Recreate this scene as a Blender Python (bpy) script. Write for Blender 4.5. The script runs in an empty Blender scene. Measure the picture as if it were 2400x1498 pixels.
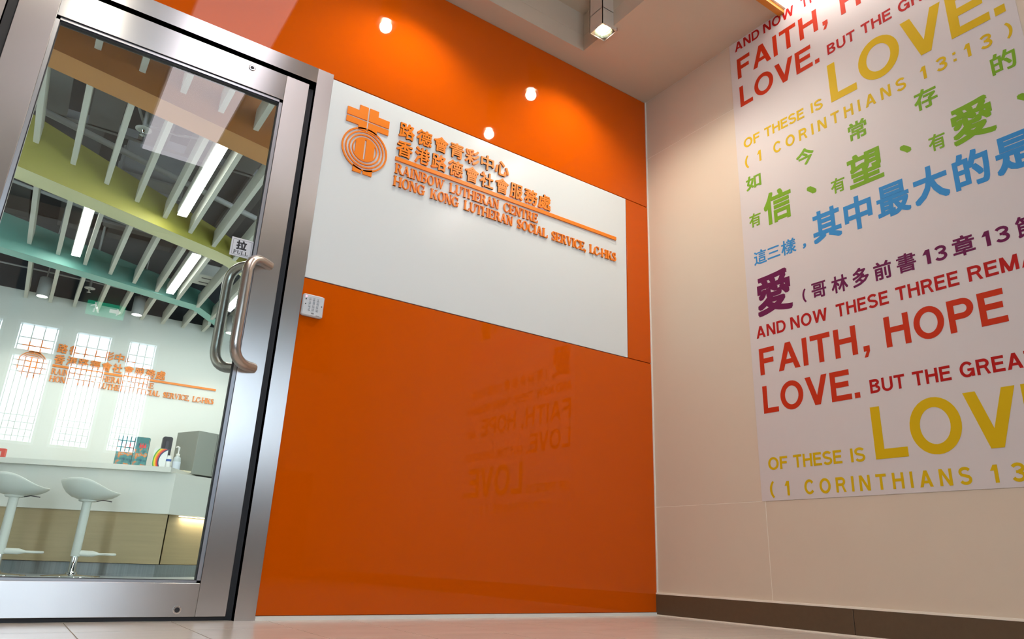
import bpy, math, random
from mathutils import Vector, Matrix
random.seed(7)
scn = bpy.context.scene
COL = scn.collection
PI = math.pi

# ---------------------------------------------------------------- camera, world, exposure, light
cam_d = bpy.data.cameras.new('camera')
cam = bpy.data.objects.new('camera', cam_d)
COL.objects.link(cam)
scn.camera = cam
cam_d.sensor_fit = 'HORIZONTAL'
cam_d.sensor_width = 36.0
cam_d.lens = 1677.964 * 36.0 / 2400.0
cam_d.shift_x = -27.16 / 2400.0
cam_d.shift_y = -10.43 / 2400.0
cam_d.clip_start = 0.02
cam_d.dof.use_dof = False
RX = ((0.81535327, -0.57793309, 0.03453089),
      (0.21627232, 0.24870855, -0.94412411),
      (0.53705244, 0.77726276, 0.32777626))     # rows: image right, image down, view direction
right, down, fwd = Vector(RX[0]), Vector(RX[1]), Vector(RX[2])
m = Matrix((right, -down, -fwd)).transposed().to_4x4()
m.translation = Vector((-2.60704, -2.59217, 0.207))
cam.matrix_world = m

scn.view_settings.view_transform = 'Standard'
scn.view_settings.look = 'None'
scn.view_settings.gamma = 1.0
scn.view_settings.use_curve_mapping = False
scn.view_settings.exposure = 0.18

world = bpy.data.worlds.new('world')
scn.world = world
world.use_nodes = True
bg = world.node_tree.nodes['Background']
bg.inputs[0].default_value = (0.78, 0.90, 1.0, 1)
bg.inputs[1].default_value = 21.0


def lamp(name, kind, loc, energy, color, rot=(0, 0, 0), **kw):
    d = bpy.data.lights.new(name, kind)
    d.energy = energy
    d.color = color
    for k, v in kw.items():
        setattr(d, k, v)
    o = bpy.data.objects.new(name, d)
    o.location = loc
    o.rotation_euler = rot
    COL.objects.link(o)
    return o


WARM = (1.0, 0.89, 0.74)
NEUT = (1.0, 0.96, 0.90)
COOL = (0.90, 0.97, 1.0)
# window wall: a portal over each opening guides the daylight in
WINS = [(-3.70, -3.37), (-3.27, -2.93), (-2.84, -2.50), (-2.40, -2.07), (-1.96, -1.68)]
for (a, b) in WINS:
    p = lamp('window_portal', 'AREA', ((a + b) / 2, -5.02, 1.57), 1.0, (1, 1, 1), (PI / 2, 0, 0), shape='RECTANGLE')
    p.data.size = b - a
    p.data.size_y = 1.12
    p.data.cycles.is_portal = True
SPOTS = [(-0.61, -0.33), (-1.53, -0.33), (-0.585, -0.82), (-2.75, -0.82)]
for (x, y) in SPOTS:
    lamp('spot_light', 'SPOT', (x, y, 2.785), 23.0, WARM, (0, 0, 0), spot_size=math.radians(130), spot_blend=0.75,
         shadow_soft_size=0.03)

# ---------------------------------------------------------------- materials
MATS = {}


def mat(name, col, rough=0.5, metal=0.0, spec=0.5, noise=None, bump=None, emit=None, coat=0.0, ior=None, aniso=None):
    """noise=(scale,amount,(sx,sy,sz)); bump=(scale,strength,(sx,sy,sz))"""
    if name in MATS:
        return MATS[name]
    m_ = bpy.data.materials.new(name)
    m_.use_nodes = True
    nt = m_.node_tree
    b = nt.nodes['Principled BSDF']
    c4 = (col[0], col[1], col[2], 1)
    b.inputs['Base Color'].default_value = c4
    b.inputs['Roughness'].default_value = rough
    b.inputs['Metallic'].default_value = metal
    b.inputs['Specular IOR Level'].default_value = spec
    if coat:
        b.inputs['Coat Weight'].default_value = coat
        b.inputs['Coat Roughness'].default_value = 0.02
    if ior:
        b.inputs['IOR'].default_value = ior
    if emit:
        b.inputs['Emission Color'].default_value = (emit[0], emit[1], emit[2], 1)
        b.inputs['Emission Strength'].default_value = emit[3]
    tc = None
    if noise or bump:
        tc = nt.nodes.new('ShaderNodeTexCoord')
    if noise:
        mp = nt.nodes.new('ShaderNodeMapping')
        mp.inputs['Scale'].default_value = noise[2] if len(noise) > 2 else (1, 1, 1)
        nt.links.new(tc.outputs['Object'], mp.inputs[0])
        nz = nt.nodes.new('ShaderNodeTexNoise')
        nz.inputs['Scale'].default_value = noise[0]
        nz.inputs['Detail'].default_value = 5
        nt.links.new(mp.outputs[0], nz.inputs['Vector'])
        mx = nt.nodes.new('ShaderNodeMix')
        mx.data_type = 'RGBA'
        a = noise[1]
        mx.inputs[6].default_value = tuple(max(0, c * (1 - a)) for c in col) + (1,)
        mx.inputs[7].default_value = tuple(min(1, c * (1 + a)) for c in col) + (1,)
        nt.links.new(nz.outputs[0], mx.inputs[0])
        nt.links.new(mx.outputs[2], b.inputs['Base Color'])
    if bump:
        mp = nt.nodes.new('ShaderNodeMapping')
        mp.inputs['Scale'].default_value = bump[2] if len(bump) > 2 else (1, 1, 1)
        nt.links.new(tc.outputs['Object'], mp.inputs[0])
        nz = nt.nodes.new('ShaderNodeTexNoise')
        nz.inputs['Scale'].default_value = bump[0]
        nz.inputs['Detail'].default_value = 3
        nt.links.new(mp.outputs[0], nz.inputs['Vector'])
        bp = nt.nodes.new('ShaderNodeBump')
        bp.inputs['Strength'].default_value = bump[1]
        bp.inputs['Distance'].default_value = 0.001
        nt.links.new(nz.outputs[0], bp.inputs['Height'])
        nt.links.new(bp.outputs[0], b.inputs['Normal'])
    MATS[name] = m_
    return m_


def glass_mat(name, tint, refl=1.7, rough=0.0):
    m_ = bpy.data.materials.new(name)
    m_.use_nodes = True
    nt = m_.node_tree
    for n in list(nt.nodes):
        nt.nodes.remove(n)
    out = nt.nodes.new('ShaderNodeOutputMaterial')
    mix = nt.nodes.new('ShaderNodeMixShader')
    tr = nt.nodes.new('ShaderNodeBsdfTransparent')
    tr.inputs[0].default_value = tint + (1,)
    gl = nt.nodes.new('ShaderNodeBsdfGlossy')
    gl.inputs['Roughness'].default_value = rough
    gl.inputs[0].default_value = (1, 1, 1, 1)
    fr = nt.nodes.new('ShaderNodeFresnel')
    fr.inputs[0].default_value = 1.5
    geo = nt.nodes.new('ShaderNodeNewGeometry')
    inv = nt.nodes.new('ShaderNodeMath')
    inv.operation = 'SUBTRACT'
    inv.inputs[0].default_value = 1.0
    nt.links.new(geo.outputs['Backfacing'], inv.inputs[1])
    mul = nt.nodes.new('ShaderNodeMath')
    mul.operation = 'MULTIPLY'
    nt.links.new(fr.outputs[0], mul.inputs[0])
    nt.links.new(inv.outputs[0], mul.inputs[1])
    m2 = nt.nodes.new('ShaderNodeMath')
    m2.operation = 'MULTIPLY'
    m2.use_clamp = True
    m2.inputs[1].default_value = refl
    nt.links.new(mul.outputs[0], m2.inputs[0])
    nt.links.new(m2.outputs[0], mix.inputs[0])
    nt.links.new(tr.outputs[0], mix.inputs[1])
    nt.links.new(gl.outputs[0], mix.inputs[2])
    nt.links.new(mix.outputs[0], out.inputs[0])
    return m_


def brushed(name, spread):
    m_ = mat(name, (0.63, 0.625, 0.63), rough=0.30, metal=1.0, noise=(1.0, 0.06, (3, 3, 3)))
    nt = m_.node_tree
    b = nt.nodes['Principled BSDF']
    b.inputs['Anisotropic'].default_value = 0.85
    cx = nt.nodes.new('ShaderNodeCombineXYZ')
    for i in range(3):
        cx.inputs[i].default_value = spread[i]
    nt.links.new(cx.outputs[0], b.inputs['Tangent'])
    return m_


M_ORANGE = mat('orange glass', (0.60, 0.090, 0.0002), rough=0.03, spec=0.30, noise=(1.5, 0.03))
M_WHITEGLASS = mat('white glass', (0.70, 0.755, 0.77), rough=0.16, spec=0.22)
M_LETTER = mat('orange acrylic', (0.86, 0.23, 0.012), rough=0.35, spec=0.4)
M_STEEL_H = brushed('steel brushed across', (0, 0, 1))
M_STEEL_V = brushed('steel brushed along', (1, 0, 0))
M_STEEL_TUBE = mat('steel tube', (0.50, 0.47, 0.44), rough=0.24, metal=1.0, bump=(1, 0.25, (900, 900, 30)))
M_BEAD = mat('steel bead', (0.50, 0.52, 0.56), rough=0.3, metal=1.0)
M_RUBBER = mat('black rubber', (0.012, 0.012, 0.016), rough=0.5)
M_GLASS = glass_mat('door glass', (0.88, 0.92, 0.91), 2.1)
M_WINGLASS = glass_mat('window glass', (0.95, 0.98, 1.0), 1.2)
M_TILE = mat('beige wall tile', (0.68, 0.60, 0.49), rough=0.42, spec=0.35, noise=(2.2, 0.035), bump=(60, 0.08))
M_GROUT = mat('cream grout', (0.88, 0.84, 0.74), rough=0.8)
M_SKIRT = mat('brown skirting', (0.11, 0.075, 0.043), rough=0.45, noise=(60, 0.12))
M_FLOORTILE = mat('beige floor tile', (0.66, 0.60, 0.54), rough=0.22, spec=0.4, noise=(4, 0.12, (1, 3, 1)))
M_CEIL = mat('hall ceiling paint', (0.62, 0.53, 0.42), rough=0.9)
M_HALL = mat('hall wall paint', (0.55, 0.50, 0.44), rough=0.9)
M_SILICONE = mat('white silicone', (0.80, 0.80, 0.76), rough=0.6)
M_POSTER = mat('poster film', (0.66, 0.635, 0.64), rough=0.5, spec=0.35)
M_WHITE = mat('white paint', (0.72, 0.73, 0.70), rough=0.55)
M_FIN = mat('fin white', (0.66, 0.66, 0.58), rough=0.6)
M_DARK = mat('dark ceiling', (0.045, 0.048, 0.055), rough=0.9, noise=(3, 0.4))
M_DUCT = mat('grey duct', (0.16, 0.165, 0.17), rough=0.6, noise=(6, 0.3))
M_PIPE = mat('pale conduit', (0.36, 0.37, 0.36), rough=0.5)
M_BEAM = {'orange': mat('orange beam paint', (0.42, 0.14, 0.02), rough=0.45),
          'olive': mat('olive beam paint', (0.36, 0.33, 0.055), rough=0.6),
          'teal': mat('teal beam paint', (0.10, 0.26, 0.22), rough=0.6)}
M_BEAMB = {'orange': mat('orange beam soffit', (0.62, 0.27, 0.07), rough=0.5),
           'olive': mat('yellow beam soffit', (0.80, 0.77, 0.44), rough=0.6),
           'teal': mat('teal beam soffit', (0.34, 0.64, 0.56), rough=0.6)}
M_RECWALL = mat('reception wall', (0.72, 0.73, 0.68), rough=0.6)
M_RECFLOOR = mat('reception floor', (0.30, 0.33, 0.34), rough=0.35, noise=(3, 0.1))
M_WOOD = mat('counter oak', (0.36, 0.27, 0.14), rough=0.5, noise=(2.0, 0.16, (1, 1, 26)))
M_CREAM = mat('cream laminate', (0.66, 0.65, 0.58), rough=0.4)
M_STOOL = mat('stool cream plastic', (0.66, 0.67, 0.60), rough=0.35)
M_CHROME = mat('chrome', (0.75, 0.76, 0.78), rough=0.06, metal=1.0)
M_BLACK = mat('black plastic', (0.02, 0.02, 0.025), rough=0.35)
M_GREYBOX = mat('grey laminate', (0.25, 0.265, 0.235), rough=0.5)
M_LED = mat('led diffuser', (0.9, 0.9, 0.9), rough=0.5, emit=(1.0, 0.99, 0.95, 9.0))
M_PANELLIGHT = mat('ceiling light diffuser', (0.9, 0.9, 0.9), rough=0.5, emit=(1.0, 0.92, 0.98, 3.2))
M_BULB = mat('bulb', (1, 1, 1), rough=0.5, emit=(1.0, 0.95, 0.85, 60.0))
M_TROUGHLAMP = mat('tube lamp', (1, 1, 1), rough=0.5, emit=(1.0, 0.97, 0.98, 22.0))
M_REFLECTOR = mat('spot reflector', (0.45, 0.50, 0.38), rough=0.25, metal=0.9)
M_LAMPBODY = mat('lamp housing', (0.66, 0.57, 0.48), rough=0.6)
M_WOODLIP = mat('orange wood lip', (0.62, 0.22, 0.02), rough=0.4, noise=(8, 0.1))
M_FRAMEWHITE = mat('window frame white', (0.75, 0.78, 0.80), rough=0.5)
M_GRILLE = mat('window grille', (0.10, 0.11, 0.13), rough=0.5)
M_EXIT = mat('exit sign green', (0.02, 0.4, 0.2), rough=0.4, emit=(0.03, 0.75, 0.40, 2.0))
M_EXITW = mat('exit sign white', (0.9, 0.9, 0.9), rough=0.4, emit=(0.9, 1.0, 0.9, 3.5))
M_INK = {'red': mat('red ink', (0.44, 0.007, 0.006), rough=0.55, spec=0.22), 'vermilion': mat('vermilion ink', (0.54, 0.032, 0.005), rough=0.55, spec=0.22),
         'gold': mat('gold ink', (0.66, 0.45, 0.002), rough=0.55, spec=0.22), 'green': mat('green ink', (0.19, 0.40, 0.015), rough=0.55, spec=0.22),
         'blue': mat('blue ink', (0.035, 0.27, 0.62), rough=0.55, spec=0.22), 'purple': mat('purple ink', (0.14, 0.005, 0.07), rough=0.55, spec=0.22),
         'black': mat('black ink', (0.015, 0.015, 0.02), rough=0.4), 'grey': mat('grey ink', (0.22, 0.23, 0.25), rough=0.5)}


# ---------------------------------------------------------------- mesh helpers
class MB:
    def __init__(s):
        s.v = []
        s.f = []
        s.mi = []
        s.smooth = []

    def add(s, vs, fs, mi=0, smooth=False):
        o = len(s.v)
        s.v += [tuple(v) for v in vs]
        s.f += [tuple(i + o for i in f) for f in fs]
        s.mi += [mi] * len(fs)
        s.smooth += [smooth] * len(fs)
        return s

    def box(s, x0, x1, y0, y1, z0, z1, mi=0):
        x0, x1 = sorted((x0, x1)); y0, y1 = sorted((y0, y1)); z0, z1 = sorted((z0, z1))
        vs = [(x0, y0, z0), (x1, y0, z0), (x1, y1, z0), (x0, y1, z0), (x0, y0, z1), (x1, y0, z1), (x1, y1, z1), (x0, y1, z1)]
        return s.add(vs, [(0, 3, 2, 1), (4, 5, 6, 7), (0, 1, 5, 4), (1, 2, 6, 5), (2, 3, 7, 6), (3, 0, 4, 7)], mi)

    def bbox(s, x0, x1, y0, y1, z0, z1, b, mi=0):
        """box with chamfered edges around z-aligned outline, top and bottom"""
        x0, x1 = sorted((x0, x1)); y0, y1 = sorted((y0, y1)); z0, z1 = sorted((z0, z1))
        b = min(b, (x1 - x0) * .45, (y1 - y0) * .45, (z1 - z0) * .45)
        rings = []
        for (z, i) in ((z0, b), (z0 + b, 0), (z1 - b, 0), (z1, b)):
            q = b
            X0, X1, Y0, Y1 = x0 + i, x1 - i, y0 + i, y1 - i
            rings.append([(X0 + q, Y0, z), (X1 - q, Y0, z), (X1, Y0 + q, z), (X1, Y1 - q, z), (X1 - q, Y1, z), (X0 + q, Y1, z),
                          (X0, Y1 - q, z), (X0, Y0 + q, z)])
        return s.loft(rings, True, mi=mi)

    def loft(s, rings, caps=True, closed=True, mi=0, smooth=False):
        n = len(rings[0])
        vs = [p for r in rings for p in r]
        fs = []
        for k in range(len(rings) - 1):
            for i in range(n if closed else n - 1):
                j = (i + 1) % n
                fs.append((k * n + i, k * n + j, (k + 1) * n + j, (k + 1) * n + i))
        s.add(vs, fs, mi, smooth)
        if caps and closed:
            s.add(rings[0], [tuple(range(n))[::-1]], mi)
            s.add(rings[-1], [tuple(range(n))], mi)
        return s

    def lathe(s, prof, n=24, c=(0, 0, 0), mi=0, smooth=True, caps=True):
        rings = [[(c[0] + r * math.cos(2 * PI * i / n), c[1] + r * math.sin(2 * PI * i / n), c[2] + z) for i in range(n)] for r, z in prof]
        return s.loft(rings, caps, mi=mi, smooth=smooth)

    def tube(s, pts, r, n=12, mi=0, caps=True):
        pts = [Vector(p) for p in pts]
        rings = []
        up = None
        for i, p in enumerate(pts):
            t = (pts[min(i + 1, len(pts) - 1)] - pts[max(i - 1, 0)]).normalized()
            if up is None:
                up = Vector((0, 0, 1)) if abs(t.z) < .9 else Vector((1, 0, 0))
            a = (up - t * up.dot(t)).normalized()
            up = a
            b = t.cross(a)
            rr = r[i] if isinstance(r, (list, tuple)) else r
            rings.append([tuple(p + (a * math.cos(2 * PI * k / n) + b * math.sin(2 * PI * k / n)) * rr) for k in range(n)])
        return s.loft(rings, caps, mi=mi, smooth=True)

    def prism(s, poly, f, d0, d1, mi=0):
        """poly: 2-D outline (any winding), f(u,v,d)->3-D; d0 back, d1 front"""
        ar = sum(poly[i][0] * poly[(i + 1) % len(poly)][1] - poly[(i + 1) % len(poly)][0] * poly[i][1] for i in range(len(poly)))
        if ar < 0:
            poly = poly[::-1]
        n = len(poly)
        A = [f(u, v, d0) for u, v in poly]
        B = [f(u, v, d1) for u, v in poly]
        fs = [tuple(range(n))[::-1], tuple(range(n, 2 * n))] + [(i, (i + 1) % n, n + (i + 1) % n, n + i) for i in range(n)]
        return s.add(A + B, fs, mi)

    def build(s, name, mats, parent=None, origin=None):
        me = bpy.data.meshes.new(name)
        vs = s.v
        if origin is not None:
            vs = [(a - origin[0], b - origin[1], c - origin[2]) for a, b, c in vs]
        me.from_pydata(vs, [], s.f)
        for mm in (mats if isinstance(mats, (list, tuple)) else [mats]):
            me.materials.append(mm)
        me.polygons.foreach_set('material_index', s.mi)
        me.polygons.foreach_set('use_smooth', s.smooth)
        me.update()
        o = bpy.data.objects.new(name, me)
        COL.objects.link(o)
        if origin is not None:
            o.location = origin
        if parent is not None:
            o.parent = parent
            if origin is not None:
                o.location = Vector(origin)
        return o


def tag(o, label=None, cat=None, group=None, kind=None):
    if label: o['label'] = label
    if cat: o['category'] = cat
    if group: o['group'] = group
    if kind: o['kind'] = kind
    return o


def thing(name, label, cat, loc=(0, 0, 0), rz=0, group=None):
    o = bpy.data.objects.new(name, None)
    o.empty_display_size = 0.05
    COL.objects.link(o)
    o.location = loc
    o.rotation_euler = (0, 0, rz)
    return tag(o, label, cat, group)


def struct(name, label=None, loc=(0, 0, 0)):
    o = bpy.data.objects.new(name, None)
    COL.objects.link(o)
    o.location = loc
    tag(o, label, None, None, 'structure')
    return o


def sbox(name, dims, mt, parent=None, b=0.0, label=None, structure=False, kind=None):
    mb = MB()
    if b: mb.bbox(*dims, b)
    else: mb.box(*dims)
    o = mb.build(name, mt, parent)
    if label: o['label'] = label
    if structure: o['kind'] = 'structure'
    if kind: o['kind'] = kind
    return o


# ---------------------------------------------------------------- lettering
def rect(x0, y0, x1, y1): return [(x0, y0), (x1, y0), (x1, y1), (x0, y1)]
def par(xb0, xb1, xt0, xt1, y0=0.0, y1=1.0): return [(xb0, y0), (xb1, y0), (xt1, y1), (xt0, y1)]
def arc(cx, cy, rx, ry, a0, a1, wv, wh, n=16):
    out = []
    for i in range(n):
        t = [math.radians(a0 + (a1 - a0) * k / n) for k in (i, i + 1)]
        o_ = [(cx + rx * math.cos(q), cy + ry * math.sin(q)) for q in t]
        i_ = [(cx + (rx - wv) * math.cos(q), cy + (ry - wh) * math.sin(q)) for q in t]
        out.append([o_[0], o_[1], i_[1], i_[0]])
    return out
def sweep(pts, ws):
    out = []
    n = len(pts)
    L, R = [], []
    for i, (x, y) in enumerate(pts):
        a, b = pts[max(i - 1, 0)], pts[min(i + 1, n - 1)]
        dx, dy = b[0] - a[0], b[1] - a[1]
        l = math.hypot(dx, dy) or 1
        w = (ws[i] if isinstance(ws, list) else ws) / 2
        L.append((x - dy / l * w, y + dx / l * w)); R.append((x + dy / l * w, y - dx / l * w))
    for i in range(n - 1): out.append([L[i], R[i], R[i + 1], L[i + 1]])
    return out
def earc(cx, cy, rx, ry, a0, a1, n=10):
    return [(cx + rx * math.cos(math.radians(a0 + (a1 - a0) * i / n)), cy + ry * math.sin(math.radians(a0 + (a1 - a0) * i / n))) for i in range(n + 1)]


w = 0.182
SANS = {
    'A': (0.86, [par(0, w * 1.12, .43 - w * .56, .43 + w * .56), par(.86 - w * 1.12, .86, .43 - w * .56, .43 + w * .56), rect(.20, .22, .66, .22 + w * .9)]),
    'B': (0.76, [rect(0, 0, w, 1), rect(0, 0, .42, w), rect(0, 1 - w, .40, 1), rect(0, .455, .42, .455 + w * .9)] + arc(.42, .275, .32, .275, -90, 90, w, w) + arc(.40, .755, .30, .245, -90, 90, w, w)),
    'C': (0.84, arc(.43, .5, .43, .515, 38, 322, w, w, 24)),
    'D': (0.82, [rect(0, 0, w, 1), rect(0, 0, .40, w), rect(0, 1 - w, .40, 1)] + arc(.40, .5, .42, .5, -90, 90, w, w, 20)),
    'E': (0.70, [rect(0, 0, w, 1), rect(0, 0, .70, w), rect(0, 1 - w, .68, 1), rect(0, .44, .63, .44 + w)]),
    'F': (0.64, [rect(0, 0, w, 1), rect(0, 1 - w, .64, 1), rect(0, .42, .58, .42 + w)]),
    'G': (0.88, arc(.43, .5, .43, .515, 38, 330, w, w, 24) + [rect(.46, .38, .86, .38 + w * .9), rect(.86 - w, 0.02, .86, .50)]),
    'H': (0.78, [rect(0, 0, w, 1), rect(.78 - w, 0, .78, 1), rect(0, .45, .78, .45 + w)]),
    'I': (w, [rect(0, 0, w, 1)]),
    'L': (0.62, [rect(0, 0, w, 1), rect(0, 0, .62, w)]),
    'M': (0.92, [rect(0, 0, w, 1), rect(.92 - w, 0, .92, 1), par(.46 - w * .55, .46 + w * .55, 0, w * 1.15), par(.46 - w * .55, .46 + w * .55, .92 - w * 1.15, .92)]),
    'N': (0.79, [rect(0, 0, w, 1), rect(.79 - w, 0, .79, 1), par(.79 - w * 1.15, .79, 0, w * 1.15)]),
    'O': (0.90, arc(.45, .5, .45, .515, 0, 360, w * 1.02, w, 32)),
    'P': (0.72, [rect(0, 0, w, 1), rect(0, 1 - w, .42, 1), rect(0, .38, .42, .38 + w)] + arc(.42, .69, .30, .31, -90, 90, w, w)),
    'R': (0.78, [rect(0, 0, w, 1), rect(0, 1 - w, .44, 1), rect(0, .41, .44, .41 + w), par(.60, .78, .42, .58, 0, .45)] + arc(.44, .705, .30, .295, -90, 90, w, w)),
    'S': (0.74, sweep(earc(.37, .735, .285, .20, 25, 180, 10) + [(.10, .66), (.16, .57), (.37, .51), (.58, .44), (.645, .36)] + earc(.37, .275, .285, .20, 0, -160, 10), w)),
    'T': (0.74, [rect(.37 - w / 2, 0, .37 + w / 2, 1), rect(0, 1 - w, .74, 1)]),
    'U': (0.78, [rect(0, .34, w, 1), rect(.78 - w, .34, .78, 1)] + arc(.39, .355, .39, .37, 180, 360, w, w, 16)),
    'V': (0.82, [par(.41 - w * .56, .41 + w * .56, 0, w * 1.12), par(.41 - w * .56, .41 + w * .56, .82 - w * 1.12, .82)]),
    'W': (1.16, [par(.28 - w * .5, .28 + w * .5, 0, w * 1.05), par(.28 - w * .5, .28 + w * .5, .58 - w * .5, .58 + w * .5), par(.88 - w * .5, .88 + w * .5, .58 - w * .5, .58 + w * .5), par(.88 - w * .5, .88 + w * .5, 1.16 - w * 1.05, 1.16)]),
    '1': (0.36, [rect(.36 - w, 0, .36, 1), par(0, .22, .16, .36, .68, 1.0)]),
    '3': (0.68, sweep(earc(.33, .74, .27, .19, 160, -80, 10), w) + sweep(earc(.33, .285, .285, .215, 80, -160, 12), w) + [rect(.22, .45, .40, .45 + w * .85)]),
    '.': (0.18, [rect(0, 0, .18, .18)]),
    ',': (0.18, [rect(0, 0, .18, .18), par(0.0, .10, .08, .18, -.20, 0.0)]),
    ':': (0.18, [rect(0, 0.08, .18, .26), rect(0, .56, .18, .74)]),
    '(': (0.22, arc(.42, .45, .42, .72, 128, 232, w * .62, w * .62, 10)),
    ')': (0.22, arc(-.20, .45, .42, .72, -52, 52, w * .62, w * .62, 10)),
    ' ': (0.18, []),
}
T, t = 0.205, 0.075      # thick and thin strokes of the serif letters
def foot(x0, x1, y=0.0): return [rect(x0 - .085, y, x1 + .085, y + .055)]
def head(x0, x1): return [rect(x0 - .085, .945, x1 + .085, 1)]
def stem(x): return [rect(x, 0, x + T, 1)] + foot(x, x + T) + head(x, x + T)
SERIF = {
    'A': (0.98, [par(.02 + .06, .02 + .06 + t, .42, .42 + t * 1.2), par(.66, .66 + T, .36, .36 + T * .95), rect(.22, .28, .72, .28 + t)] + foot(.085, .15) + foot(.68, .85)),
    'B': (0.88, stem(.09) + [rect(.2, 0, .5, t), rect(.2, 1 - t, .48, 1), rect(.2, .47, .5, .47 + t)] + arc(.48, .275, .36, .275, -90, 90, T, t) + arc(.46, .755, .33, .245, -90, 90, T, t)),
    'C': (0.90, arc(.47, .5, .45, .515, 45, 315, T, t, 20) + [rect(.78, .66, .84, 1.0), rect(.79, .16, .84, .34)]),
    'E': (0.86, stem(.09) + [rect(.2, 0, .80, t), rect(.2, 1 - t, .78, 1), rect(.2, .47, .6, .47 + t), rect(.76, 0, .83, .27), rect(.74, .75, .80, 1), rect(.58, .36, .64, .66)]),
    'G': (1.0, arc(.47, .5, .45, .515, 45, 320, T, t, 20) + [rect(.80, .66, .86, 1.0), rect(.68, .05, .68 + T, .44)] + foot(.66, .90, .40)),
    'H': (1.06, stem(.09) + stem(.76) + [rect(.2, .47, .8, .47 + t)]),
    'I': (0.40, stem(.10)),
    'K': (1.02, stem(.09) + [par(.26, .36, .70, .80, .40, .98), par(.70, .70 + T * 1.1, .38, .38 + T * 1.1, 0, .60)] + foot(.68, .93) + head(.68, .82)),
    'L': (0.84, stem(.09) + [rect(.2, 0, .78, t), rect(.74, 0, .81, .32)]),
    'N': (0.98, [rect(.13, 0, .13 + t, 1), rect(.80, 0, .80 + t, 1), par(.88 - T * 1.1, .88, .08, .08 + T * 1.2)] + foot(.13, .20) + head(.04, .20) + head(.80, .875)),
    'O': (0.96, arc(.48, .5, .45, .515, 0, 360, T, t, 28)),
    'P': (0.82, stem(.09) + [rect(.2, 1 - t, .48, 1), rect(.2, .42, .48, .42 + t)] + arc(.46, .71, .33, .29, -90, 90, T, t)),
    'R': (0.98, stem(.09) + [rect(.2, 1 - t, .48, 1), rect(.2, .47, .5, .47 + t), par(.70, .70 + T * 1.1, .42, .42 + T, 0, .5)] + arc(.46, .735, .33, .265, -90, 90, T, t) + foot(.74, .90)),
    'S': (0.70, sweep(earc(.35, .755, .23, .20, 35, 180, 10) + [(.15, .66), (.35, .52), (.54, .38)] + earc(.35, .265, .23, .21, 0, -150, 10),
                      [.07] * 4 + [.10, .12, .15, .17, .19, .20, .21] + [.22, .23, .22] + [.21, .2, .19, .17, .14, .12, .10, .08] + [.07] * 3) + [rect(.52, .70, .58, 1.0), rect(.08, 0, .13, .30)]),
    'T': (0.88, [rect(.34, 0, .34 + T, 1), rect(.05, 1 - t, .83, 1), rect(.04, .72, .10, 1), rect(.78, .72, .84, 1)] + foot(.34, .34 + T)),
    'U': (0.98, [rect(.13, .32, .13 + T, 1), rect(.80, .32, .80 + t, 1)] + arc(.50, .34, .375, .35, 180, 360, (T + t) / 2, t * 1.3, 14) + head(.13, .13 + T) + head(.80, .875)),
    'V': (0.98, [par(.44, .56, .10, .10 + T * 1.1), par(.46, .54, .80, .80 + t)] + head(.11, .32) + head(.78, .88)),
    'W': (1.34, [par(.38, .48, .06, .06 + T * 1.1), par(.40, .46, .62, .62 + t), par(.88, .98, .54, .54 + T * 1.1), par(.90, .96, 1.18, 1.18 + t)] + head(.07, .28) + head(.56, .78) + head(1.16, 1.26)),
    ',': (0.30, [rect(.06, 0, .24, .17), par(.04, .12, .14, .24, -.16, .02)]),
    '-': (0.40, [rect(.05, .28, .36, .42)]),
    ' ': (0.42, []),
}


def layout(s, font, track):
    """polygons of a string with cap height 1, and its extent"""
    x = 0.0
    out = []
    for ch in s:
        adv, polys = font[ch]
        out.append((ch, x, polys))
        x += adv + track
    xs = [x_ + p[0] for _, x_, ps in out for q in ps for p in q]
    return out, min(xs), max(xs)


CJK_CACHE = {}


def cjk(ch, bold):
    """glyph triangles of a Chinese character from the built-in font, stroke-thickened, bounding box 0..1"""
    key = (ch, bold)
    if key in CJK_CACHE:
        return CJK_CACHE[key]
    c = bpy.data.curves.new('glyph', 'FONT')
    c.body = ch
    c.size = 1
    c.resolution_u = 3
    c.fill_mode = 'FRONT'
    o = bpy.data.objects.new('glyph', c)
    COL.objects.link(o)
    bpy.context.view_layer.update()
    me = o.to_mesh()
    vs = [(v.co.x, v.co.y) for v in me.vertices]
    fs = [tuple(p.vertices) for p in me.polygons]
    o.to_mesh_clear()
    bpy.data.objects.remove(o)
    bpy.data.curves.remove(c)
    x0, x1 = min(v[0] for v in vs), max(v[0] for v in vs)
    y0, y1 = min(v[1] for v in vs), max(v[1] for v in vs)
    # boundary edges for side walls
    cnt = {}
    for f in fs:
        for i in range(len(f)):
            e = (f[i], f[(i + 1) % len(f)])
            cnt[e] = cnt.get(e, 0) + 1
    be = [e for e in cnt if (e[1], e[0]) not in cnt]
    CJK_CACHE[key] = (vs, fs, be, (x0, x1, y0, y1))
    return CJK_CACHE[key]


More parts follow.
